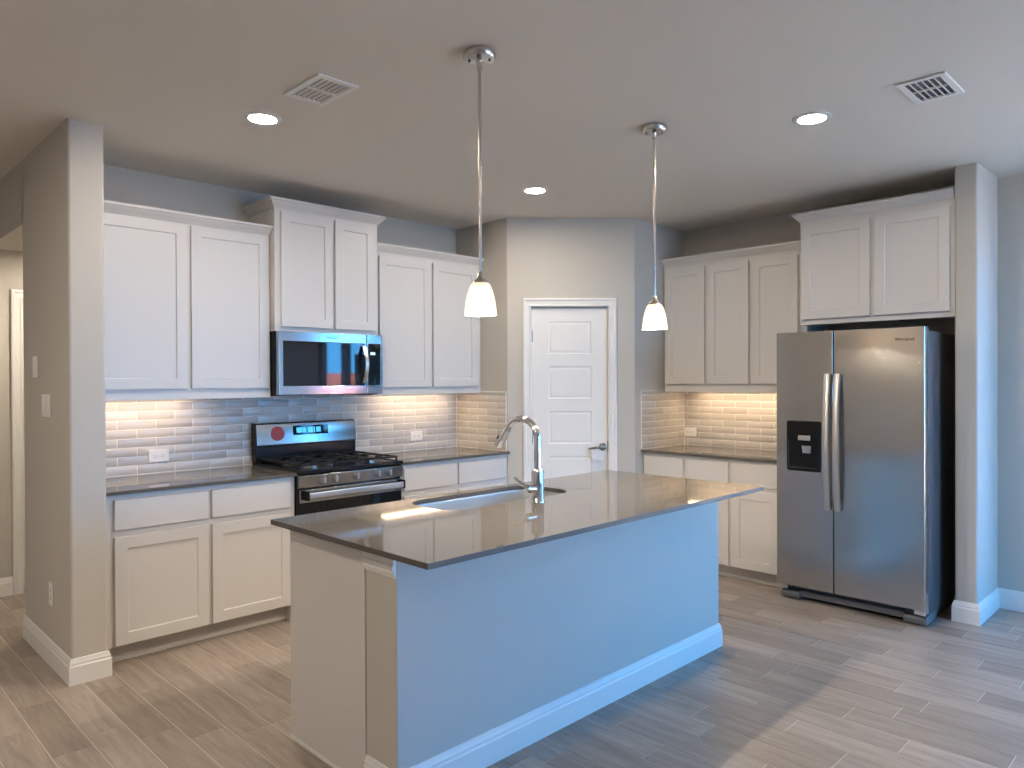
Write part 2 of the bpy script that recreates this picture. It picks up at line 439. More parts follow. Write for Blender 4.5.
# pantry door
door = bpy.data.objects.new('door_1', None); sc.collection.objects.link(door); door.location = DW(0.5, 0, 0); ORIGIN[door.name] = DW(0.5, 0, 0); door['kind'] = 'structure'
PAN = [(.33, .672, z0, z0 + .258) for z0 in (.252, .610, .968, 1.328, 1.686)]
d_ = obj('door_slab', MB().plate(DW, .196, .800, .012, 2.052, -.060, -.022, PAN, [(.004, .005), (.012, .007), (.022, .003), (.030, .002)]), 'trim', door, bevel=.0015)
obj('door_jamb', MB().box(DW, DO0 - .004, .1935, 0, DOZ, -.11, -.001).box(DW, .8025, DO1 + .004, 0, DOZ, -.11, -.001).box(DW, DO0, DO1, 2.058, DOZ + .004, -.11, -.001), 'trim', door, bevel=.001)
cas = [(.000, .016), (.006, .020), (.018, .020), (.024, .014), (.050, .014), (.058, .018), (.062, .018), (.066, .010)]
def casing(F, a0, a1, zt, w=.066):
    """three-sided door casing of stepped section"""
    rings = []
    for o, d in [(0, 0.0), *[(o, d) for o, d in cas], (.066, 0.0)]:
        o = w - o
        rings.append([F(a0 - o, 0, d), F(a0 - o, zt + o, d), F(a1 + o, zt + o, d), F(a1 + o, 0, d)])
    mb = MB(); n = len(rings)
    for i in range(n):
        r0, r1 = rings[i], rings[(i + 1) % n]
        v0 = [mb.bm.verts.new(p) for p in r0]; v1 = [mb.bm.verts.new(p) for p in r1]
        for k in range(3): mb.bm.faces.new((v0[k], v0[k + 1], v1[k + 1], v1[k]))
    bmesh.ops.remove_doubles(mb.bm, verts=mb.bm.verts, dist=1e-5)
    return mb
struct('trim_1', casing(DW, .190, .806, 2.062), 'trim')
hd = MB().lathe(DW(.762, .941, -.022), [(.031, 0), (.031, .004), (.026, .010), (.012, .012), (.011, .045)], 28, DW.n)
hd.tube([DW(.762, .941, .020), DW(.745, .941, .026), DW(.700, .938, .027), DW(.648, .930, .024), DW(.640, .930, .022)], [.010, .010, .009, .008, .005])
obj('door_handle', hd, 'dark_nickel', door, smooth=True)
obj('latch_plate', MB().box(DW, .7995, .806, .90, .985, -.03, -.010), 'slot', door)
for z in (1.83, 1.02, .22):
    obj('hinge', MB().lathe(DW(.193, z - .048, -.014), [(.006, 0), (.006, .096)], 12).box(DW, .190, .204, z - .045, z + .045, -.024, -.0205), 'nickel', door, smooth=True)
tg = MB()
tgp = [DW(.668, .914, .031), DW(.765, .910, .033), DW(.762, .838, .030), DW(.672, .842, .029)]
tg.loops([tgp, [p + DW.n * .0012 for p in tgp]])
tg.tube([DW(.712, .910, .033), DW(.709, .944, .039), DW(.708, .953, .030), DW(.707, .944, .016), DW(.711, .910, .0325)], .0012, 6)
tag(obj('paper_tag', tg, 'paper', base=DW(.74, .85, .03)), 'white paper tag hanging from the pantry door lever', 'tag')

# hall door casing glimpsed through the opening
HA = Frame((0, 1.3, 0), (1, 0, 0), (0, -1, 0))
struct('trim_2', casing(HA, -4.352, -3.61, 2.06), 'trim')
struct('door_2', MB().plate(HA, -4.35, -3.612, .01, 2.058, .001, .008, [(-4.24, -3.72, .25, .95), (-4.24, -3.72, 1.1, 1.9)], [(.006, .004), (.02, .004)]), 'trim')

# baseboards
BB = [(0, 0), (.014, 0), (.014, .088), (.0105, .094), (.0105, .104), (.007, .114), (.0045, .125), (0, .127)]
def base(name, path, side): return struct(name, MB().sweep(path, BB, side), 'trim')
base('baseboard_left', [(XSL, YOP), (XSL, YE), (XSR, YE), (XSR, -.66)], 1)
base('baseboard_right', [(-.001, -8), (-.001, YST1), (XST, YST1), (XST, YST0), (-.34, YST0)], -1)
base('baseboard_hall', [(-9, 1.3), (-4.419, 1.3)], 1)
base('baseboard_pantry', [(g1.x + _U.x * .068, g1.y + _U.y * .068), (pB.x, pB.y), (-.665, YQ)], 1)
base('baseboard_rear', [(-9, -7.999), (RX0 - .05, -7.999)], -1)

# ------------------------------------------------------------------ window wall out of frame (mirrored in the appliances)
win = bpy.data.objects.new('window_1', None); sc.collection.objects.link(win); win.location = (0, -4.76, .2); ORIGIN[win.name] = Vector((0, -4.76, .2)); win['kind'] = 'structure'
wf = MB()
edges = [-5.62, -4.985, -4.12]
for y in edges: wf.wbox(.03, .10, y - .075, y + .075, WZ0, WZ1)
wf.wbox(.03, .10, WY0, WY1, WZ0, WZ0 + .07).wbox(.03, .10, WY0, WY1, WZ1 - .07, WZ1)
obj('window_frame', wf, 'backlit', win)
for i in range(2):
    obj('window_pane', MB().wbox(.062, .066, edges[i] + .05, edges[i + 1] - .05, WZ0 + .06, WZ1 - .06), 'glass', win)
pat = bpy.data.objects.new('door_3', None); sc.collection.objects.link(pat); pat.location = (-1.75, -8.05, 0); ORIGIN[pat.name] = Vector((-1.75, -8.05, 0)); pat['kind'] = 'structure'
pf = MB()
for x in (RX0, -2.05, -1.15, RX1): pf.wbox(x - .05, x + .05, -8.08, -8.02, 0, RZ1)
pf.wbox(RX0, RX1, -8.08, -8.02, 0, .09).wbox(RX0, RX1, -8.08, -8.02, RZ1 - .08, RZ1)
obj('door_frame', pf, 'backlit', pat)
for p, q in ((RX0, -2.05), (-2.05, -1.15), (-1.15, RX1)):
    obj('door_pane', MB().wbox(p + .045, q - .045, -8.054, -8.048, .08, RZ1 - .07), 'glass', pat)
struct('ground_garden', MB().wbox(.14, 22, -24, 10, -.30, -.10).wbox(-20, .14, -24, -8.1, -.30, -.10), 'bounce_patio')  # unseen ground, made pale to bounce light up through the glazing
bw = MB().wbox(4.5, 13, -21.2, -21, -.15, 1.76)
struct('wall_garden', bw, 'brick')
# ------------------------------------------------------------------ cabinets
SH = [(.002, .007), (.006, .008)]
CROWN = [(0, 0), (.006, 0), (.010, .008), (.020, .018), (.032, .030), (.038, .040), (.046, .042), (.046, .056), (0, .056)]
def crown_mb(F, pts, z):
    """pts: plan path in (a, c); outward to the front"""
    w = [F(a, 0, c) for a, c in pts]
    return MB().sweep([(p.x, p.y) for p in w], CROWN, 1, z)
def base_cabinet(F, a0, a1, splits, label, stile0=True, stile1=True):
    t = thing('base_cabinet', F((a0 + a1) / 2, 0, .3), label, 'cabinet')
    b = MB().box(F, a0, a1, .100, .894, .012, .600).box(F, a0, a1, .098, .894, .594, .612)
    if stile0: b.box(F, a0, a0 + .030, 0, .1, .520, .612)
    if stile1: b.box(F, a1 - .030, a1, 0, .1, .520, .612)
    obj('cabinet_body', b, 'cabinet', t, bevel=.001)
    obj('toe_kick', MB().box(F, a0 + .002, a1 - .002, 0, .1, .520, .535).box(F, a0 + .03, a1 - .03, 0, .018, .535, .545), 'kick', t, bevel=.001)
    for p, q in splits:
        obj('drawer', MB().box(F, p, q, .706, .866, .6125, .632), 'cabinet', t, bevel=.003)
        obj('door', MB().plate(F, p, q, .106, .670, .6125, .632, [(p + .062, q - .062, .168, .608)], SH), 'cabinet', t, bevel=.0016)
    return t
def wall_cabinet(F, a0, a1, z0, z1, c, dz0, dz1, splits, label, crown_pts, name='wall_cabinet', rail=.06):
    t = thing(name, F((a0 + a1) / 2, z0, .15), label, 'cabinet')
    b = MB().box(F, a0, a1, z0 + .022, z1, .003, c - .016).box(F, a0, a1, z0, z1 + .002, c - .018, c)
    b.box(F, a0, a0 + .016, z0, z0 + .03, .003, c - .01).box(F, a1 - .016, a1, z0, z0 + .03, .003, c - .01)
    obj('cabinet_body', b, 'cabinet', t, bevel=.001)
    for p, q in splits:
        obj('door', MB().plate(F, p, q, dz0, dz1, c + .0005, c + .020, [(p + rail, q - rail, dz0 + rail, dz1 - rail)], SH), 'cabinet', t, bevel=.0016)
    obj('crown_moulding', crown_mb(F, crown_pts, z1 - .012), 'cabinet', t, smooth=True)
    return t
base_cabinet(RW, XSR + .003, XR0 - .003, [(-4.331, -3.844), (-3.824, -3.340)], 'white two-door base cabinet between the wall end and the cooker')
base_cabinet(RW, XR1 + .003, XP - .003, [(-2.488, -2.006), (-1.982, -1.492)], 'white base cabinet between the cooker and the pantry corner')
base_cabinet(FW, -YQ + .003, 2.497, [(1.348, 1.700), (1.730, 2.080), (2.106, 2.456)], 'white three-door base cabinet beside the fridge')
wall_cabinet(RW, XSR + .003, XR0 - .003, ZU, 2.432, .305, 1.437, 2.410, [(-4.345, -3.838), (-3.812, -3.326)], 'white wall cabinet with two tall doors beside the wall end, left of the microwave',
             [(XSR + .003, .305), (XR0 - .003, .305)])
wall_cabinet(RW, XR1 + .003, XP - .003, ZU, 2.432, .305, 1.430, 2.388, [(-2.470, -2.000), (-1.972, -1.514)], 'white wall cabinet with two tall doors between the microwave and the pantry corner',
             [(XR1 + .003, .305), (XP - .003, .305)])
wall_cabinet(RW, XR0, XR1, 1.803, 2.606, .370, 1.832, 2.572, [(-3.268, -2.892), (-2.872, -2.556)], 'raised white cabinet with two short doors directly above the microwave',
             [(XR0, .003), (XR0, .370), (XR1, .370), (XR1, .003)])
wall_cabinet(FW, -YQ + .003, 2.530, ZU, 2.432, .305, 1.440, 2.382, [(1.345, 1.706), (1.738, 2.084), (2.114, 2.466)], 'white wall cabinet with three narrow tall doors next to the fridge',
             [(-YQ + .003, .305), (2.530, .305)])
wall_cabinet(FW, 2.550, -YST0 - .003, 1.855, 2.590, .468, 1.892, 2.535, [(2.566, 3.018), (3.050, 3.484)], 'deep white cabinet with two square doors above the fridge',
             [(2.550, .003), (2.550, .468), (-YST0 - .003, .468)])

# under-cabinet strip lights
def strip_light(F, a0, a1, c, label):
    t = thing('strip_light', F((a0 + a1) / 2, ZU + .022, c), label, 'light', 'strip lights under the wall cabinets')
    obj('housing', MB().box(F, a0, a1, ZU + .012, ZU + .0215, c - .048, c + .048), 'plastic', t, bevel=.002)
    obj('lens', MB().box(F, a0 + .01, a1 - .01, ZU + .008, ZU + .0115, c - .040, c + .040), 'strip', t)
strip_light(RW, -4.33, -3.72, .15, 'slim strip light under the wall cabinet left of the microwave')
strip_light(RW, -2.33, -1.60, .15, 'slim strip light under the wall cabinet right of the microwave')
strip_light(FW, 1.46, 2.36, .15, 'slim strip light under the three-door wall cabinet beside the fridge')

# ------------------------------------------------------------------ worktops
def worktop(F, a0, a1, label):
    t = obj('worktop', MB().box(F, a0, a1, .8945, .914, .008, .648), 'counter', base=F((a0 + a1) / 2, .8945, .3), bevel=.002)
    return tag(t, label, 'worktop')
worktop(RW, XSR + .002, XR0 - .002, 'taupe stone worktop left of the cooker')
worktop(RW, XR1 + .002, XP - .002, 'taupe stone worktop between the cooker and the pantry corner')
worktop(FW, -YQ + .002, 2.515, 'taupe stone worktop ending at the fridge')

# ------------------------------------------------------------------ tile backsplashes
TL, TH, TG = .2222, .0545, .0021
def tiles(F, mb, a0, a1, z0, z1, shift, c=.008):
    k = 0; z = z0
    while z < z1 - .004:
        zt = min(z + TH, z1)
        a = shift + (TL / 2 if k % 2 else 0); a -= math.ceil((a - a0) / TL) * TL
        while a < a1:
            p, q = max(a, a0), min(a + TL, a1)
            if q - p > .012:
                r = [(p + TG, z + TG), (q - TG, z + TG), (q - TG, zt - TG), (p + TG, zt - TG)]; e = .003; d = random.uniform(-.0004, .0004)
                r2 = [(p + TG + e, z + TG + e), (q - TG - e, z + TG + e), (q - TG - e, zt - TG - e), (p + TG + e, zt - TG - e)]
                mb.loops([[F(x, y, c - .004) for x, y in r], [F(x, y, c - .0012) for x, y in r], [F(x, y, c + d) for x, y in r2]], cap0=False)
            a += TL
        z += TH; k += 1
PL_ = Frame((XP, 0, 0), (0, -1, 0), (-1, 0, 0))        # pantry left return: a = -y
PR_ = Frame((0, YQ, 0), (1, 0, 0), (0, -1, 0))         # pantry right return: a = x
b1 = thing('backsplash', (-2.9, -.004, .915), 'glossy greige brick-pattern tile backsplash behind the cooker and along the cooker wall', 'backsplash')
mb = MB(); tiles(RW, mb, XSR + .001, XP - .009, .917, 1.385, -4.020)
obj('wall_tiles', mb, 'tile', b1, smooth=True)
mb = MB(); tiles(PL_, mb, .009, .605, .917, 1.385, .05)
obj('wall_tiles', mb, 'tile', b1, smooth=True)
obj('grout', MB().box(RW, XSR + .001, XP - .001, .900, 1.388, .0005, .0062).box(PL_, .001, .607, .9145, 1.388, .0005, .0062), 'grout', b1)
b2 = thing('backsplash', (-.004, -1.9, .915), 'glossy greige brick-pattern tile backsplash in the corner beside the fridge', 'backsplash')
mb = MB(); tiles(FW, mb, -YQ + .009, 2.53, .917, 1.385, 1.36)
obj('wall_tiles', mb, 'tile', b2, smooth=True)
mb = MB(); tiles(PR_, mb, -.64, -.009, .917, 1.385, -.22)
obj('wall_tiles', mb, 'tile', b2, smooth=True)
obj('grout', MB().box(FW, -YQ + .001, 2.53, .9145, 1.388, .0005, .0062).box(PR_, -.643, -.001, .9145, 1.388, .0005, .0062), 'grout', b2)

# ------------------------------------------------------------------ gas cooker
ck = thing('gas_cooker', ((XR0 + XR1) / 2, -.34, 0), 'stainless steel and black gas cooker with a red sticker on its control panel', 'cooker')
xa, xb = XR0 + .004, XR1 - .004
xm = (xa + xb) / 2
obj('body', MB().box(RW, xa, xb, .02, .905, .03, .640), 'black', ck, bevel=.003)
for sx in (xa + .04, xb - .04):
    for c in (.08, .58):
        obj('foot', MB().lathe(RW(sx, 0, c), [(.018, 0), (.018, .006), (.010, .008), (.010, .03)], 14), 'grille', ck)
ct = MB().box(RW, xa, xb, .905, .924, .03, .672).box(RW, xa, xb, .924, .932, .03, .05)
ct.box(RW, xa, xb, .918, .930, .645, .672).box(RW, xa, xa + .02, .920, .929, .05, .66).box(RW, xb - .02, xb, .920, .929, .05, .66)
cook = obj('cooktop', ct, 'black', ck, bevel=.003)
# burners and grates
for bx, bc, r in ((xa + .17, .50, .045), (xa + .17, .22, .036), (xm, .36, .050), (xb - .17, .50, .050), (xb - .17, .22, .030)):
    bn = obj('burner', MB().lathe(RW(bx, .924, bc), [(r + .012, 0), (r + .012, .006), (r, .008), (r, .014)], 24), 'nickel', ck, smooth=True)
    obj('burner_cap', MB().lathe(RW(bx, .938, bc), [(r - .004, 0), (r, .003), (r, .007), (r - .006, .010)], 24), 'iron', bn, smooth=True)
gw = (xb - xa - .05) / 3
for i in range(3):
    p = xa + .02 + i * (gw + .005); q = p + gw
    g = MB(); zt0, zt1 = .948, .962
    for a in (p, q - .012): g.box(RW, a, a + .012, zt0, zt1, .085, .635)
    for c in (.085, .353, .623): g.box(RW, p, q, zt0, zt1, c, c + .012)
    for cc in (.22, .50):
        g.box(RW, p, p + gw * .36, zt0 + .002, zt1 + .002, cc - .005, cc + .006).box(RW, q - gw * .36, q, zt0 + .002, zt1 + .002, cc - .005, cc + .006)
        g.box(RW, (p + q) / 2 - .005, (p + q) / 2 + .006, zt0 + .002, zt1 + .002, cc - .13, cc - .045).box(RW, (p + q) / 2 - .005, (p + q) / 2 + .006, zt0 + .002, zt1 + .002, cc + .045, cc + .125)
    for a in (p, q - .012):
        for c in (.085, .623): g.box(RW, a, a + .012, .924, zt0, c, c + .012)
    obj('grate', g, 'iron', ck, bevel=.002)
# control panel with knobs
cp = MB(); prof = [(.640, .900), (.664, .898), (.670, .892), (.664, .822), (.658, .815), (.640, .815)]
cp.loops([[RW(a, z, c) for c, z in prof] for a in (xa, xb)])
obj('control_panel', cp, 'steel_h', ck, bevel=.002)
kn = Vector((0, -.99, .08)).normalized()
for f in (.205, .315, .520, .735, .850):
    ka = xa + (xb - xa) * f; kc = RW(ka, .857, .666)
    k_ = obj('knob', MB().lathe(kc, [(.025, 0), (.025, .003), (.021, .005), (.0195, .018), (.017, .021)], 24, kn), 'grille', ck, smooth=True)
    obj('knob_grip', MB().box(RW, ka - .005, ka + .005, .857 - .016, .857 + .022, .684, .697), 'handle_steel', k_, bevel=.002)
# oven door, window and handle
od = obj('oven_door', MB().box(RW, xa + .003, xb - .003, .215, .806, .640, .655), 'black', ck, bevel=.003)
obj('door_trim', MB().box(RW, xa + .003, xb - .003, .725, .806, .655, .6605), 'steel_h', od, bevel=.002)
obj('door_glass', MB().box(RW, xa + .006, xb - .006, .23, .725, .6552, .6585), 'blackglass', od, bevel=.001)
hb = MB()
hp = [(.696, .686), (.714, .688), (.724, .695), (.725, .702), (.720, .706), (.690, .706), (.684, .700), (.684, .692), (.688, .687)]
hb.loops([[RW(a, z + .066, c + .001) for z, c in hp] for a in (xa + .048, xb - .020)])
ohd = obj('oven_handle', hb, 'handle_steel', ck, bevel=.003)
obj('handle_bracket', MB().box(RW, xa + .030, xa + .048, .742, .800, .6605, .706), 'black', ohd, bevel=.004)
obj('handle_bracket', MB().box(RW, xb - .020, xb - .006, .742, .800, .6605, .706), 'black', ohd, bevel=.004)
obj('warming_drawer', MB().box(RW, xa + .003, xb - .003, .045, .205, .640, .660), 'steel_h', ck, bevel=.004)
# raised back panel
obj('backguard_base', MB().box(RW, xa, xb, .932, 1.036, .012, .082), 'black', ck, bevel=.004)
bg = MB(); prof = [(.012, 1.030), (.088, 1.036), (.092, 1.050), (.074, 1.180), (.066, 1.194), (.012, 1.196)]
bg.loops([[RW(a, z, c) for c, z in prof] for a in (xa + .003, xb)])
back = obj('backguard', bg, 'steel_h', ck, bevel=.003)
obj('end_cap', MB().loops([[RW(a, z, c + (.003 if c > .02 else 0)) for c, z in prof] for a in (xa - .001, xa + .004)]), 'black', back)
th = math.atan2(.018, .130)
BGF = Frame(RW(0, 1.050, .0922), (1, 0, 0), (0, -math.cos(th), math.sin(th)))
_upv = Vector((0, math.sin(th), math.cos(th)))
class Tilt(Frame):
    def __call__(s, a, z, c): return s.o + s.u * a + _upv * z + s.n * c
BGF = Tilt(BGF.o, BGF.u, BGF.n)
obj('display', MB().box(BGF, -3.03, -2.755, .052, .118, 0, .0012), 'blackglass', back)
dg = MB()
for a, w in ((-3.003, .045), (-2.955, .026), (-2.916, .040), (-2.870, .010), (-2.850, .036)): dg.box(BGF, a, a + w, .068, .104, .0012, .0018)
obj('display_digits', dg, 'display', back)
stk = MB().lathe(BGF(-3.146, .070, 0), [(.050, 0), (.050, .0010)], 40, BGF.n)
so = obj('sticker', stk, 'sticker', back); so['label'] = 'round red sticker'
obj('sticker_print', MB().box(BGF, -3.168, -3.124, .084, .088, .001, .0013).box(BGF, -3.173, -3.119, .073, .077, .001, .0013).box(BGF, -3.171, -3.121, .062, .066, .001, .0013).box(BGF, -3.164, -3.128, .051, .055, .001, .0013), 'sticker', so)

# ------------------------------------------------------------------ microwave
mw = thing('microwave', (xm, -.2, 1.39), 'stainless steel microwave with black glass door mounted over the cooker', 'microwave')
MX0, MX1, MZ0, MZ1, MC = XR0 + .003, XR1 + .012, 1.390, 1.801, .410
MS = MX0 + (MX1 - MX0) * .835
obj('body', MB().box(RW, MX0, MX1, MZ0 + .004, MZ1, .012, MC - .038), 'black', mw, bevel=.002)
obj('bottom_plate', MB().box(RW, MX0 + .01, MX1 - .01, MZ0 - .006, MZ0 + .004, .03, MC - .05), 'black', mw)
mdr = obj('door', MB().plate(RW, MX0, MS - .0015, MZ0, MZ1, MC - .037, MC, [(MX0 + .030, MS - .012, MZ0 + .056, MZ1 - .062)], [(.002, .003)]), 'steel_h', mw, bevel=.004)
obj('door_glass', MB().box(RW, MX0 + .033, MS - .015, MZ0 + .059, MZ1 - .065, MC - .003, MC - .0012), 'blackglass', mdr)
obj('viewing_window', MB().box(RW, MX0 + .075, MS - .15, MZ0 + .085, MZ1 - .125, MC - .0012, MC - .0010), plain('window_mesh_black', (.010, .011, .016), .035), mdr)
obj('lettering', MB().text('Whirlpool', RW, (MX0 + MS) / 2 + .06, MZ1 - .031, MC, .021), 'ink', mdr)
mcp = obj('control_panel', MB().plate(RW, MS + .0015, MX1, MZ0, MZ1, MC - .037, MC, [(MS + .010, MX1 - .014, MZ0 + .056, MZ1 - .062)], [(.002, .003)]), 'steel_h', mw, bevel=.004)
obj('panel_glass', MB().box(RW, MS + .013, MX1 - .017, MZ0 + .059, MZ1 - .065, MC - .003, MC - .0012), 'blackglass', mcp)
obj('clock', MB().box(RW, MS + .030, MS + .070, MZ1 - .140, MZ1 - .122, MC - .0012, MC - .0009), emit('pale_clock_digits', (.55, .8, .95), .45), mcp)
hx = MS - .030
hpts = []
for i in range(17):
    t_ = i / 16; z = MZ0 + .072 + t_ * (MZ1 - MZ0 - .150); hpts.append((z, MC + .004 + .040 * math.sin(math.pi * t_)))
hr = MB()
hr.loops([[RW(hx - .014, z, c), RW(hx + .014, z, c), RW(hx + .014, z, c + .011), RW(hx - .014, z, c + .011)] for z, c in hpts])
obj('door_handle', hr, 'handle_steel', mdr, bevel=.003)

# ------------------------------------------------------------------ fridge
fr = thing('fridge', FW(2.98, 0, .45), 'tall stainless steel side-by-side fridge with a black water dispenser', 'fridge')
FA0, FA1, FC = 2.528, 3.4335, .7957
FS = 2.9045
obj('cabinet', MB().box(FW, FA0 + .006, FA1 - .006, .055, 1.765, .075, .712), 'fridge_side', fr, bevel=.006)
obj('base_frame', MB().box(FW, FA0 + .02, FA1 - .02, .012, .055, .12, .690), 'grille', fr)
obj('door_gasket', MB().box(FW, FA0 + .016, FA1 - .016, .112, 1.772, .712, .722), 'black', fr)
DA0, DA1, DZ0, DZ1 = 2.600, 2.827, .872, 1.202
def fdoor(a0, a1):
    return MB().box(FW, a0, a1, .104, 1.787, .722, FC)
dm = MB(); dm.plate(FW, FA0, FS - .003, .104, 1.787, .722, FC, [(DA0 + .003, DA1 - .003, DZ0 + .003, DZ1 - .003)], [(.002, .004), (.012, .062)])
fz = obj('freezer_door', dm, 'steel', fr, bevel=.006, seg=3)
fd = obj('fridge_door', fdoor(FS + .003, FA1), 'steel', fr, bevel=.006, seg=3)
# dispenser
dz_split = DZ0 + .215
def fround(ins, z0, z1, r, c): return [FW(a, z, c) for a, z in rounded(DA0 + ins, DA1 - ins, z0, z1, r, 6)]
dp = MB().loops([fround(0, DZ0, DZ1, .018, FC - .002), fround(0, DZ0, DZ1, .018, FC + .003), fround(.002, DZ0 + .002, DZ1 - .002, .016, FC + .005),
                 fround(.014, DZ0 + .018, dz_split, .014, FC + .005), fround(.017, DZ0 + .021, dz_split - .003, .012, FC + .001), fround(.022, DZ0 + .026, dz_split - .008, .010, FC - .001)])
dsp = obj('water_dispenser', dp, 'black', fz, bevel=.003)
obj('dispenser_display', MB().box(FW, DA0 + .05, DA1 - .05, dz_split + .034, dz_split + .040, FC + .004, FC + .0045), 'grille', dsp)
obj('dispenser_buttons', MB().box(FW, DA0 + .078, DA1 - .068, dz_split - .012, dz_split + .020, FC + .004, FC + .007), 'handle_steel', dsp, bevel=.002)
pd = MB().loops([[FW(DA0 + .105, dz_split - .050, FC + .002), FW(DA0 + .165, dz_split - .050, FC + .002), FW(DA0 + .165, dz_split - .046, FC + .016), FW(DA0 + .105, dz_split - .046, FC + .016)],
                 [FW(DA0 + .108, dz_split - .098, FC), FW(DA0 + .162, dz_split - .098, FC), FW(DA0 + .160, dz_split - .094, FC + .010), FW(DA0 + .110, dz_split - .094, FC + .010)]])
obj('dispenser_paddle', pd, 'handle_steel', dsp, bevel=.003)
obj('drip_tray', MB().box(FW, DA0 + .02, DA1 - .02, DZ0 + .012, DZ0 + .020, FC - .001, FC + .014), 'black', dsp, bevel=.002)
obj('lettering', MB().text('Whirlpool', FW, 3.325, 1.713, FC, .026), 'ink', fd)
for a, par in ((FS - .028, fz), (FS + .034, fd)):
    rings = []
    for i in range(25):
        t_ = i / 24; z = .640 + t_ * .872; c = FC + .022 + .030 * math.sin(math.pi * t_) ** .8
        rings.append([FW(a - .020, z, c - .006), FW(a - .018, z, c + .008), FW(a - .008, z, c + .012), FW(a + .008, z, c + .012), FW(a + .018, z, c + .008), FW(a + .020, z, c - .006), FW(a, z, c - .009)])
    h = obj('door_handle', MB().loops(rings), 'handle_steel', par, smooth=True)
    for z in (.648, 1.462): obj('handle_mount', MB().box(FW, a - .012, a + .012, z, z + .042, FC - .001, FC + .022), 'handle_steel', h, bevel=.003)
obj('hinge_cover', MB().box(FW, FA0 + .03, FA0 + .12, 1.765, 1.783, .60, .70), 'grille', fr, bevel=.004)
obj('hinge_cover', MB().box(FW, FA1 - .12, FA1 - .03, 1.765, 1.783, .60, .70), 'grille', fr, bevel=.004)
gl = MB().box(FW, FA0 + .13, FA1 - .13, .028, .062, .705, .735)
gl.box(FW, FA0 + .13, FA1 - .13, .062, .066, .660, .735)
obj('toe_grille', gl, 'grille', fr, bevel=.002)
obj('toe_grille_slot', MB().box(FW, FA0 + .12, FA1 - .12, .060, .100, .66, .700), 'slot', fr)
for p, q in ((FA0 + .006, FA0 + .135), (FA1 - .135, FA1 - .006)):
    obj('foot_cover', MB().loops([[FW(p, z, c) for z, c in ((.008, .55), (.008, .745), (.040, .752), (.056, .740), (.060, .55))], [FW(q, z, c) for z, c in ((.008, .55), (.008, .745), (.040, .752), (.056, .740), (.060, .55))]]), 'grille', fr, bevel=.004)
    obj('leveling_foot', MB().lathe(FW((p + q) / 2, 0, .68), [(.020, 0), (.020, .008), (.008, .010), (.008, .03)], 14), 'slot', fr)
for a in (FA0 + .035, FA1 - .035):
    obj('bottom_hinge', MB().box(FW, a - .030, a + .030, .072, .101, .700, .775), 'handle_steel', fr, bevel=.003)

# ------------------------------------------------------------------ island
IX0, IX1, IY0, IY1 = -4.132, -1.893, -1.945, -2.976          # stone top
BX0, BX1, BYF, BYP = -4.0515, -1.873, -2.700, -2.512       # body, front face, back of the half wall
isl = thing('kitchen_island', ((BX0 + BX1) / 2, -2.3, 0), 'long kitchen island with a plain painted face and white baseboard', 'island')
obj('half_wall', MB().wbox(BX0, BX1, BYF, BYP, 0, .894), 'wall', isl, bevel=.006, seg=3)
obj('end_panel', MB().wbox(BX0 - .004, BX0 + .016, BYP + .001, -1.962, 0, .8935), 'cabinet', isl, bevel=.0015)
obj('end_panel', MB().wbox(BX1 - .016, BX1, BYP + .001, -1.962, 0, .8935), 'cabinet', isl, bevel=.0015)
bodyb = MB()                                                   # open box: the sink hangs inside
obj('face_frame', bodyb.wbox(BX0 + .0165, BX1 - .0165, -1.9965, -1.9945, .10, .8935), 'cabinet', isl)
obj('bottom_panel', MB().wbox(BX0 + .0165, BX1 - .0165, BYP + .001, -1.997, .10, .118), 'cabinet', isl)
obj('toe_kick', MB().wbox(BX0 + .0165, BX1 - .0165, -2.075, -2.06, 0, .1), 'kick', isl)
BK = Frame((0, -1.994, 0), (-1, 0, 0), (0, 1, 0))
nd = 5; wd = (BX1 - BX0 - .06) / nd
for i in range(nd):
    p = -BX1 + .03 + i * wd; q = p + wd - .02
    obj('drawer', MB().box(BK, p, q, .706, .866, .0005, .020), 'cabinet', isl, bevel=.003)
    obj('door', MB().plate(BK, p, q, .106, .670, .0005, .020, [(p + .06, q - .06, .168, .608)], SH), 'cabinet', isl, bevel=.0016)
obj('baseboard', MB().sweep([(BX0, BYP - .002), (BX0, BYF), (BX1, BYF), (BX1, BYP - .002)], BB, -1 if False else 1), 'trim', isl)
CT = [(0, 0), (.004, 0), (.006, .010), (.014, .016), (.014, .028), (.020, .034), (.020, .046), (0, .046)]
obj('cap_trim', MB().sweep([(BX0, BYP - .002), (BX0, BYF + .0), ], CT, 1, .800).wbox(BX0 - .014, BX0 + .001, BYF, BYP - .002, .846, .8935), 'trim', isl)
obj('shoe_strip', MB().wbox(BX0 - .009, BX0 - .004, BYP + .016, -1.963, 0, .012), 'trim', isl)
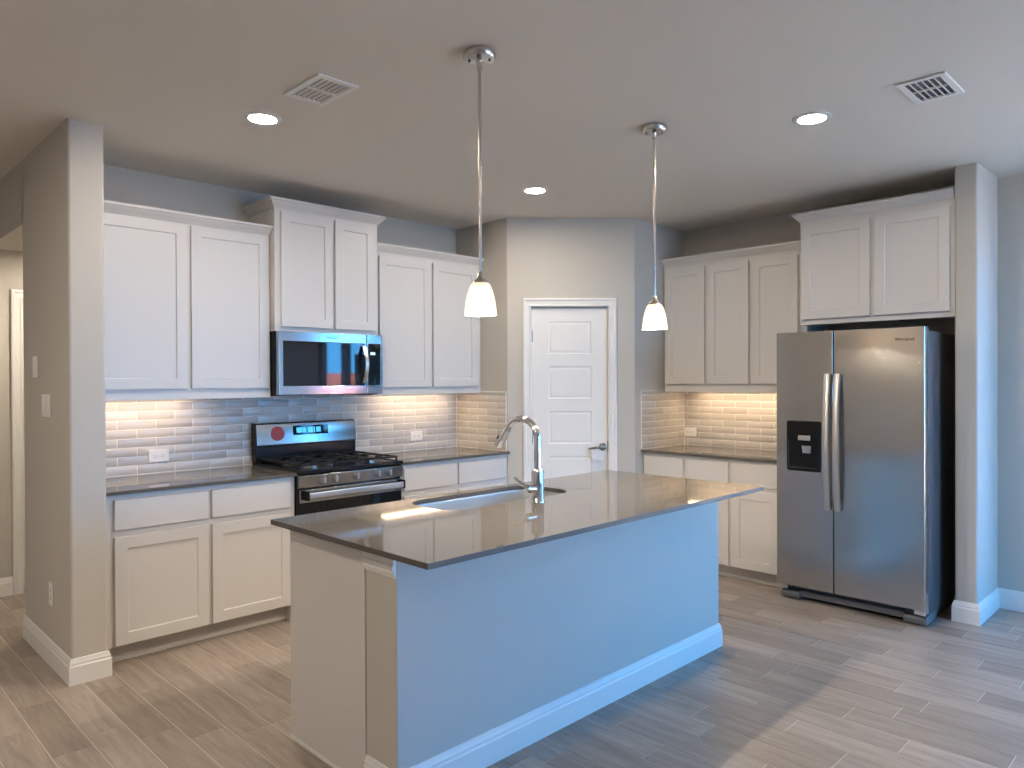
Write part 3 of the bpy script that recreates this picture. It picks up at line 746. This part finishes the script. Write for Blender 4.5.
# stone top with the sink cut-out
SX0, SX1, SY0, SY1 = -3.512, -2.695, -2.362, -2.002
hole = rounded(SX0, SX1, SY0, SY1, .115)
outer = [(IX0, IY1), (IX1, IY1), (IX1, IY0), (IX0, IY0)]
def slab(z0, z1):
    mb = MB(); bm = mb.bm
    lay = []
    for z in (z0, z1):
        vo = [bm.verts.new((x, y, z)) for x, y in outer]; vh = [bm.verts.new((x, y, z)) for x, y in hole]
        eds = [bm.edges.new((l[i], l[(i + 1) % len(l)])) for l in (vo, vh) for i in range(len(l))]
        bmesh.ops.triangle_fill(bm, edges=eds, use_beauty=True)
        lay.append((vo, vh))
    for k in (0, 1):
        a, b = lay[0][k], lay[1][k]; n = len(a)
        for i in range(n): bm.faces.new((a[i], a[(i + 1) % n], b[(i + 1) % n], b[i]))
    return mb
itop = tag(obj('worktop', slab(.8945, .9145), 'counter', base=((IX0 + IX1) / 2, -2.46, .8945)), 'polished taupe stone top of the kitchen island', 'worktop')
itop.data.materials.append(M['counter_edge'])                  # honed sides
for p in itop.data.polygons:
    if abs(p.normal.z) < .5: p.material_index = 1
# undermount sink
sk = thing('sink', ((SX0 + SX1) / 2, (SY0 + SY1) / 2, .68), 'undermount stainless steel sink set into the island top', 'sink')
e = .006
rings = []
for (ins, z) in ((-.004, .8938), (-.003, .8938), (-.003, .885), (-.001, .72), (.006, .69), (.030, .676), (.12, .672), (.16, .671)):
    r_ = max(.115 - ins, .01)
    rings.append([Vector((x, y, z)) for x, y in rounded(SX0 + ins, SX1 - ins, SY0 + ins, SY1 - ins, min(r_, (SY1 - SY0) / 2 - ins - .004))])
bowl = MB().loops(rings, cap0=False)
bo = obj('bowl', bowl, 'steel_bowl', sk, smooth=True)
sm = bo.modifiers.new('gauge', 'SOLIDIFY'); sm.thickness = .0015; sm.offset = -1
obj('drain', MB().lathe(((SX0 + SX1) / 2, -2.17, .6712), [(.055, 0), (.055, .003), (.042, .003), (.038, .001)], 28), 'chrome', sk, smooth=True)
# faucet
FX, FY = -3.067, -2.446
fc = thing('faucet', (FX, FY, .9145), 'tall chrome gooseneck kitchen faucet standing behind the sink', 'faucet')
obj('base_body', MB().lathe((FX, FY, .9145), [(.033, 0), (.033, .004), (.0295, .008), (.0285, .140), (.026, .150), (.019, .156)], 30), 'chrome', fc, smooth=True)
pts = [(FX, FY, 1.055), (FX, FY, 1.12), (FX, FY, 1.205)]
for i in range(1, 15):
    a = R(180 - i * 160 / 14); pts.append((FX, FY + .104 + .104 * math.cos(a), 1.205 + .092 * math.sin(a)))
obj('gooseneck', MB().tube(pts, .0160, 18), 'chrome', fc, smooth=True)
p2 = Vector(pts[-1]); dv = (p2 - Vector(pts[-2])).normalized(); dv = (dv + Vector((0, .22, 0))).normalized()
sp = MB().tube([p2 - dv * .004, p2 + dv * .004, p2 + dv * .012, p2 + dv * .085, p2 + dv * .097], [.0185, .0185, .0175, .0225, .019], 18)
spo = obj('spray_head', sp, 'chrome', fc, smooth=True)
obj('spray_button', MB().lathe(p2 + dv * .055 + Vector((-.004, .014, .004)), [(.012, 0), (.010, .010)], 14, (-.2, .95, .3)), 'black', spo, smooth=True)
lv = MB().tube([(FX - .020, FY, .978), (FX - .060, FY + .012, .982)], [.020, .0195], 18)
lvo = obj('lever_hub', lv, 'chrome', fc, smooth=True)
obj('lever', MB().tube([(FX - .050, FY + .010, .986), (FX - .068, FY + .040, 1.002), (FX - .082, FY + .072, 1.028)], [.010, .0085, .0075], 12), 'chrome', fc, smooth=True)

# ------------------------------------------------------------------ pendants
def pendant(x, y, label):
    t = thing('pendant_light', (x, y, HC), label, 'pendant light', 'pendant lights over the island')
    obj('canopy', MB().lathe((x, y, HC), [(.060, 0), (.064, -.004), (.064, -.022), (.058, -.030), (.014, -.034), (.011, -.040), (.011, -.068), (.006, -.072)], 36), 'nickel', t, smooth=True)
    for a in (40, 130, 220, 310): obj('canopy_screw', MB().lathe((x + .040 * math.cos(R(a)), y + .040 * math.sin(R(a)), HC - .031), [(.005, .002), (.005, -.004), (.003, -.006)], 10), 'slot', t, smooth=True)
    obj('stem', MB().tube([(x, y, HC - .068), (x, y, 2.33), (x, y, 1.905)], .0065, 12), 'nickel', t, smooth=True)
    obj('stem_joint', MB().lathe((x, y, 2.315), [(.0078, 0), (.0078, .03)], 12), 'nickel', t, smooth=True)
    obj('shade_cap', MB().lathe((x, y, 1.862), [(.031, -.004), (.033, .002), (.029, .010), (.018, .016), (.013, .024), (.011, .040), (.007, .044)], 30), 'nickel', t, smooth=True)
    out = [(.030, 1.862), (.036, 1.857), (.045, 1.838), (.053, 1.812), (.059, 1.782), (.0625, 1.755), (.064, 1.738)]
    inn = [(r - .0035, z) for r, z in out[::-1]]
    sh = MB().lathe((x, y, 0), out + [(.062, 1.736)] + inn, 40, cap=False)
    obj('glass_shade', sh, 'shade', t, smooth=True)
    obj('bulb', MB().lathe((x, y, 0), [(.012, 1.855), (.013, 1.835), (.022, 1.812), (.025, 1.798), (.021, 1.780), (.009, 1.772)], 20), 'bulb', t, smooth=True)
    l = bpy.data.lights.new('bulb_light', 'POINT'); l.energy = PENDANT_W; l.color = (1.0, .84, .66); l.shadow_soft_size = .02
    lo = bpy.data.objects.new('bulb_light', l); sc.collection.objects.link(lo); lo.parent = t; lo.location = (0, 0, 1.758 - HC)
    return t
pn = pendant(-3.601, -2.643, 'pendant light with white glass shade over the sink end of the island')
dup(pn, (-2.398, -2.640, HC), label='pendant light with white glass shade over the fridge end of the island')

# ------------------------------------------------------------------ recessed lamps
def downlight(x, y, z, label):
    t = thing('recessed_light', (x, y, z), label, 'ceiling light', 'recessed ceiling lights')
    obj('trim_ring', MB().lathe((x, y, z), [(.090, -.0005), (.090, -.004), (.072, -.009), (.064, -.006), (.064, -.0005)], 40), 'plastic', t, smooth=True)
    obj('lens', MB().lathe((x, y, z), [(.062, -.0008), (.062, -.0065)], 40), 'lens', t)
    return t
dl = downlight(-3.874, -1.372, HC, 'lit recessed ceiling light in front of the tall wall cabinet by the wall end')
dup(dl, (-1.927, -1.365, HC), label='lit recessed ceiling light in front of the pantry door')
dup(dl, (-1.940, -3.252, HC), label='lit recessed ceiling light nearest the fridge')
for p in ((-6.0, -1.4, HC), (-7.8, -1.4, HC), (-6.0, -3.3, HC), (-7.8, -3.3, HC)):  # unseen lamps, added to raise the light level of the room
    dup(dl, p, label='added lit recessed ceiling light, unseen, above the living area')
dup(dl, (-4.05, .72, 2.396), label='lit recessed ceiling light in the hall')

# ------------------------------------------------------------------ ceiling vents
VF = Frame((0, 0, HC), (1, 0, 0), (0, -1, 0))
class Down(Frame):
    def __call__(s, a, z, c): return s.o + Vector((a, z, 0)) - Vector((0, 0, c))
def vent(x, y, label):
    D = Down((x, y, HC), (1, 0, 0), (0, 0, -1))
    t = thing('ceiling_vent', (x, y, HC), label, 'vent', 'ceiling air vents')
    L, W = .152, .0985
    f = MB()
    for a0, a1, z0, z1 in ((-L, L, -W, -W + .026), (-L, L, W - .026, W), (-L, -L + .028, -W + .0255, W - .0255), (L - .028, L, -W + .0255, W - .0255), (-.006, .006, -W + .0255, W - .0255)):
        f.box(D, a0, a1, z0, z1, .0006, .009)
    obj('frame', f, 'plastic', t, bevel=.002)
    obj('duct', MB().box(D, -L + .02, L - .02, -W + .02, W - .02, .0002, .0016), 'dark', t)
    s_ = MB()
    for i in range(7):
        y0 = -W + .026 + i * (2 * W - .052) / 6
        for a0, a1 in ((-L + .028, -.006), (.006, L - .028)):
            s_.loops([[D(a, y0 + .0065, .003), D(a, y0 - .004, .010), D(a, y0 - .0055, .009), D(a, y0 + .005, .002)] for a in (a0, a1)])
    obj('louver', s_, 'plastic', t)
    return t
vt = vent(-1.940, -3.776, 'white ceiling air vent over the floor in front of the fridge')
dup(vt, (-3.853, -1.883, HC), R(90), label='white ceiling air vent between the tall wall cabinet and the near pendant')

# ------------------------------------------------------------------ outlets and switches
def outlet(F, a, z, c, label, horiz=True):
    w, h = (.0605, .0375) if horiz else (.0375, .0605)
    t = thing('power_outlet', F(a, z - h, c), label, 'outlet', 'wall power outlets')
    obj('cover_plate', MB().box(F, a - w, a + w, z - h, z + h, c, c + .006), 'plastic', t, bevel=.003)
    sl = MB(); rc = MB()
    for s in (-1, 1):
        ca, cz = (a + s * .0205, z) if horiz else (a, z + s * .0205)
        rc.box(F, ca - .0145, ca + .0145, cz - .0145, cz + .0145, c + .006, c + .0072)
        for q in (-1, 1):
            if horiz: sl.box(F, ca - .005, ca + .004, cz + q * .006 - .0011, cz + q * .006 + .0011, c + .0072, c + .0076)
            else: sl.box(F, ca + q * .006 - .0011, ca + q * .006 + .0011, cz - .004, cz + .005, c + .0072, c + .0076)
        sl.lathe(F(ca + (.009 if horiz else 0), cz - (0 if horiz else .009), c + .0072), [(.0024, 0), (.0024, .0004)], 10, F.n)
    obj('socket_face', rc, 'plastic', t, bevel=.001)
    obj('slots', sl, 'slot', t)
outlet(RW, -3.897, 1.020, .0085, 'white power outlet on the tiles left of the cooker')
outlet(RW, -1.905, 1.028, .0085, 'white power outlet on the tiles right of the cooker')
outlet(FW, 1.386, 1.024, .0085, 'white power outlet on the tiles in the corner near the fridge')
outlet(HW, .357, .373, .0005, 'white power outlet low on the wall end at the hall', False)
sw = thing('light_switch', HW(.29, 1.295, .0005), 'white light switch plate on the wall end at the hall, lower one', 'switch')
obj('cover_plate', MB().box(HW, .205, .375, 1.295, 1.415, .0005, .0065), 'plastic', sw, bevel=.003)
for a in (.25, .33): obj('rocker', MB().box(HW, a - .017, a + .017, 1.322, 1.388, .0065, .0095), 'plastic', sw, bevel=.002)
tc_ = thing('wall_control', HW(.06, 1.51, .0005), 'narrow white wall control above the light switch by the hall', 'wall control')
obj('cover_plate', MB().box(HW, .01, .110, 1.505, 1.622, .0005, .0065), 'plastic', tc_, bevel=.003)
obj('rocker', MB().box(HW, .043, .077, 1.531, 1.597, .0065, .0095), 'plastic', tc_, bevel=.002)
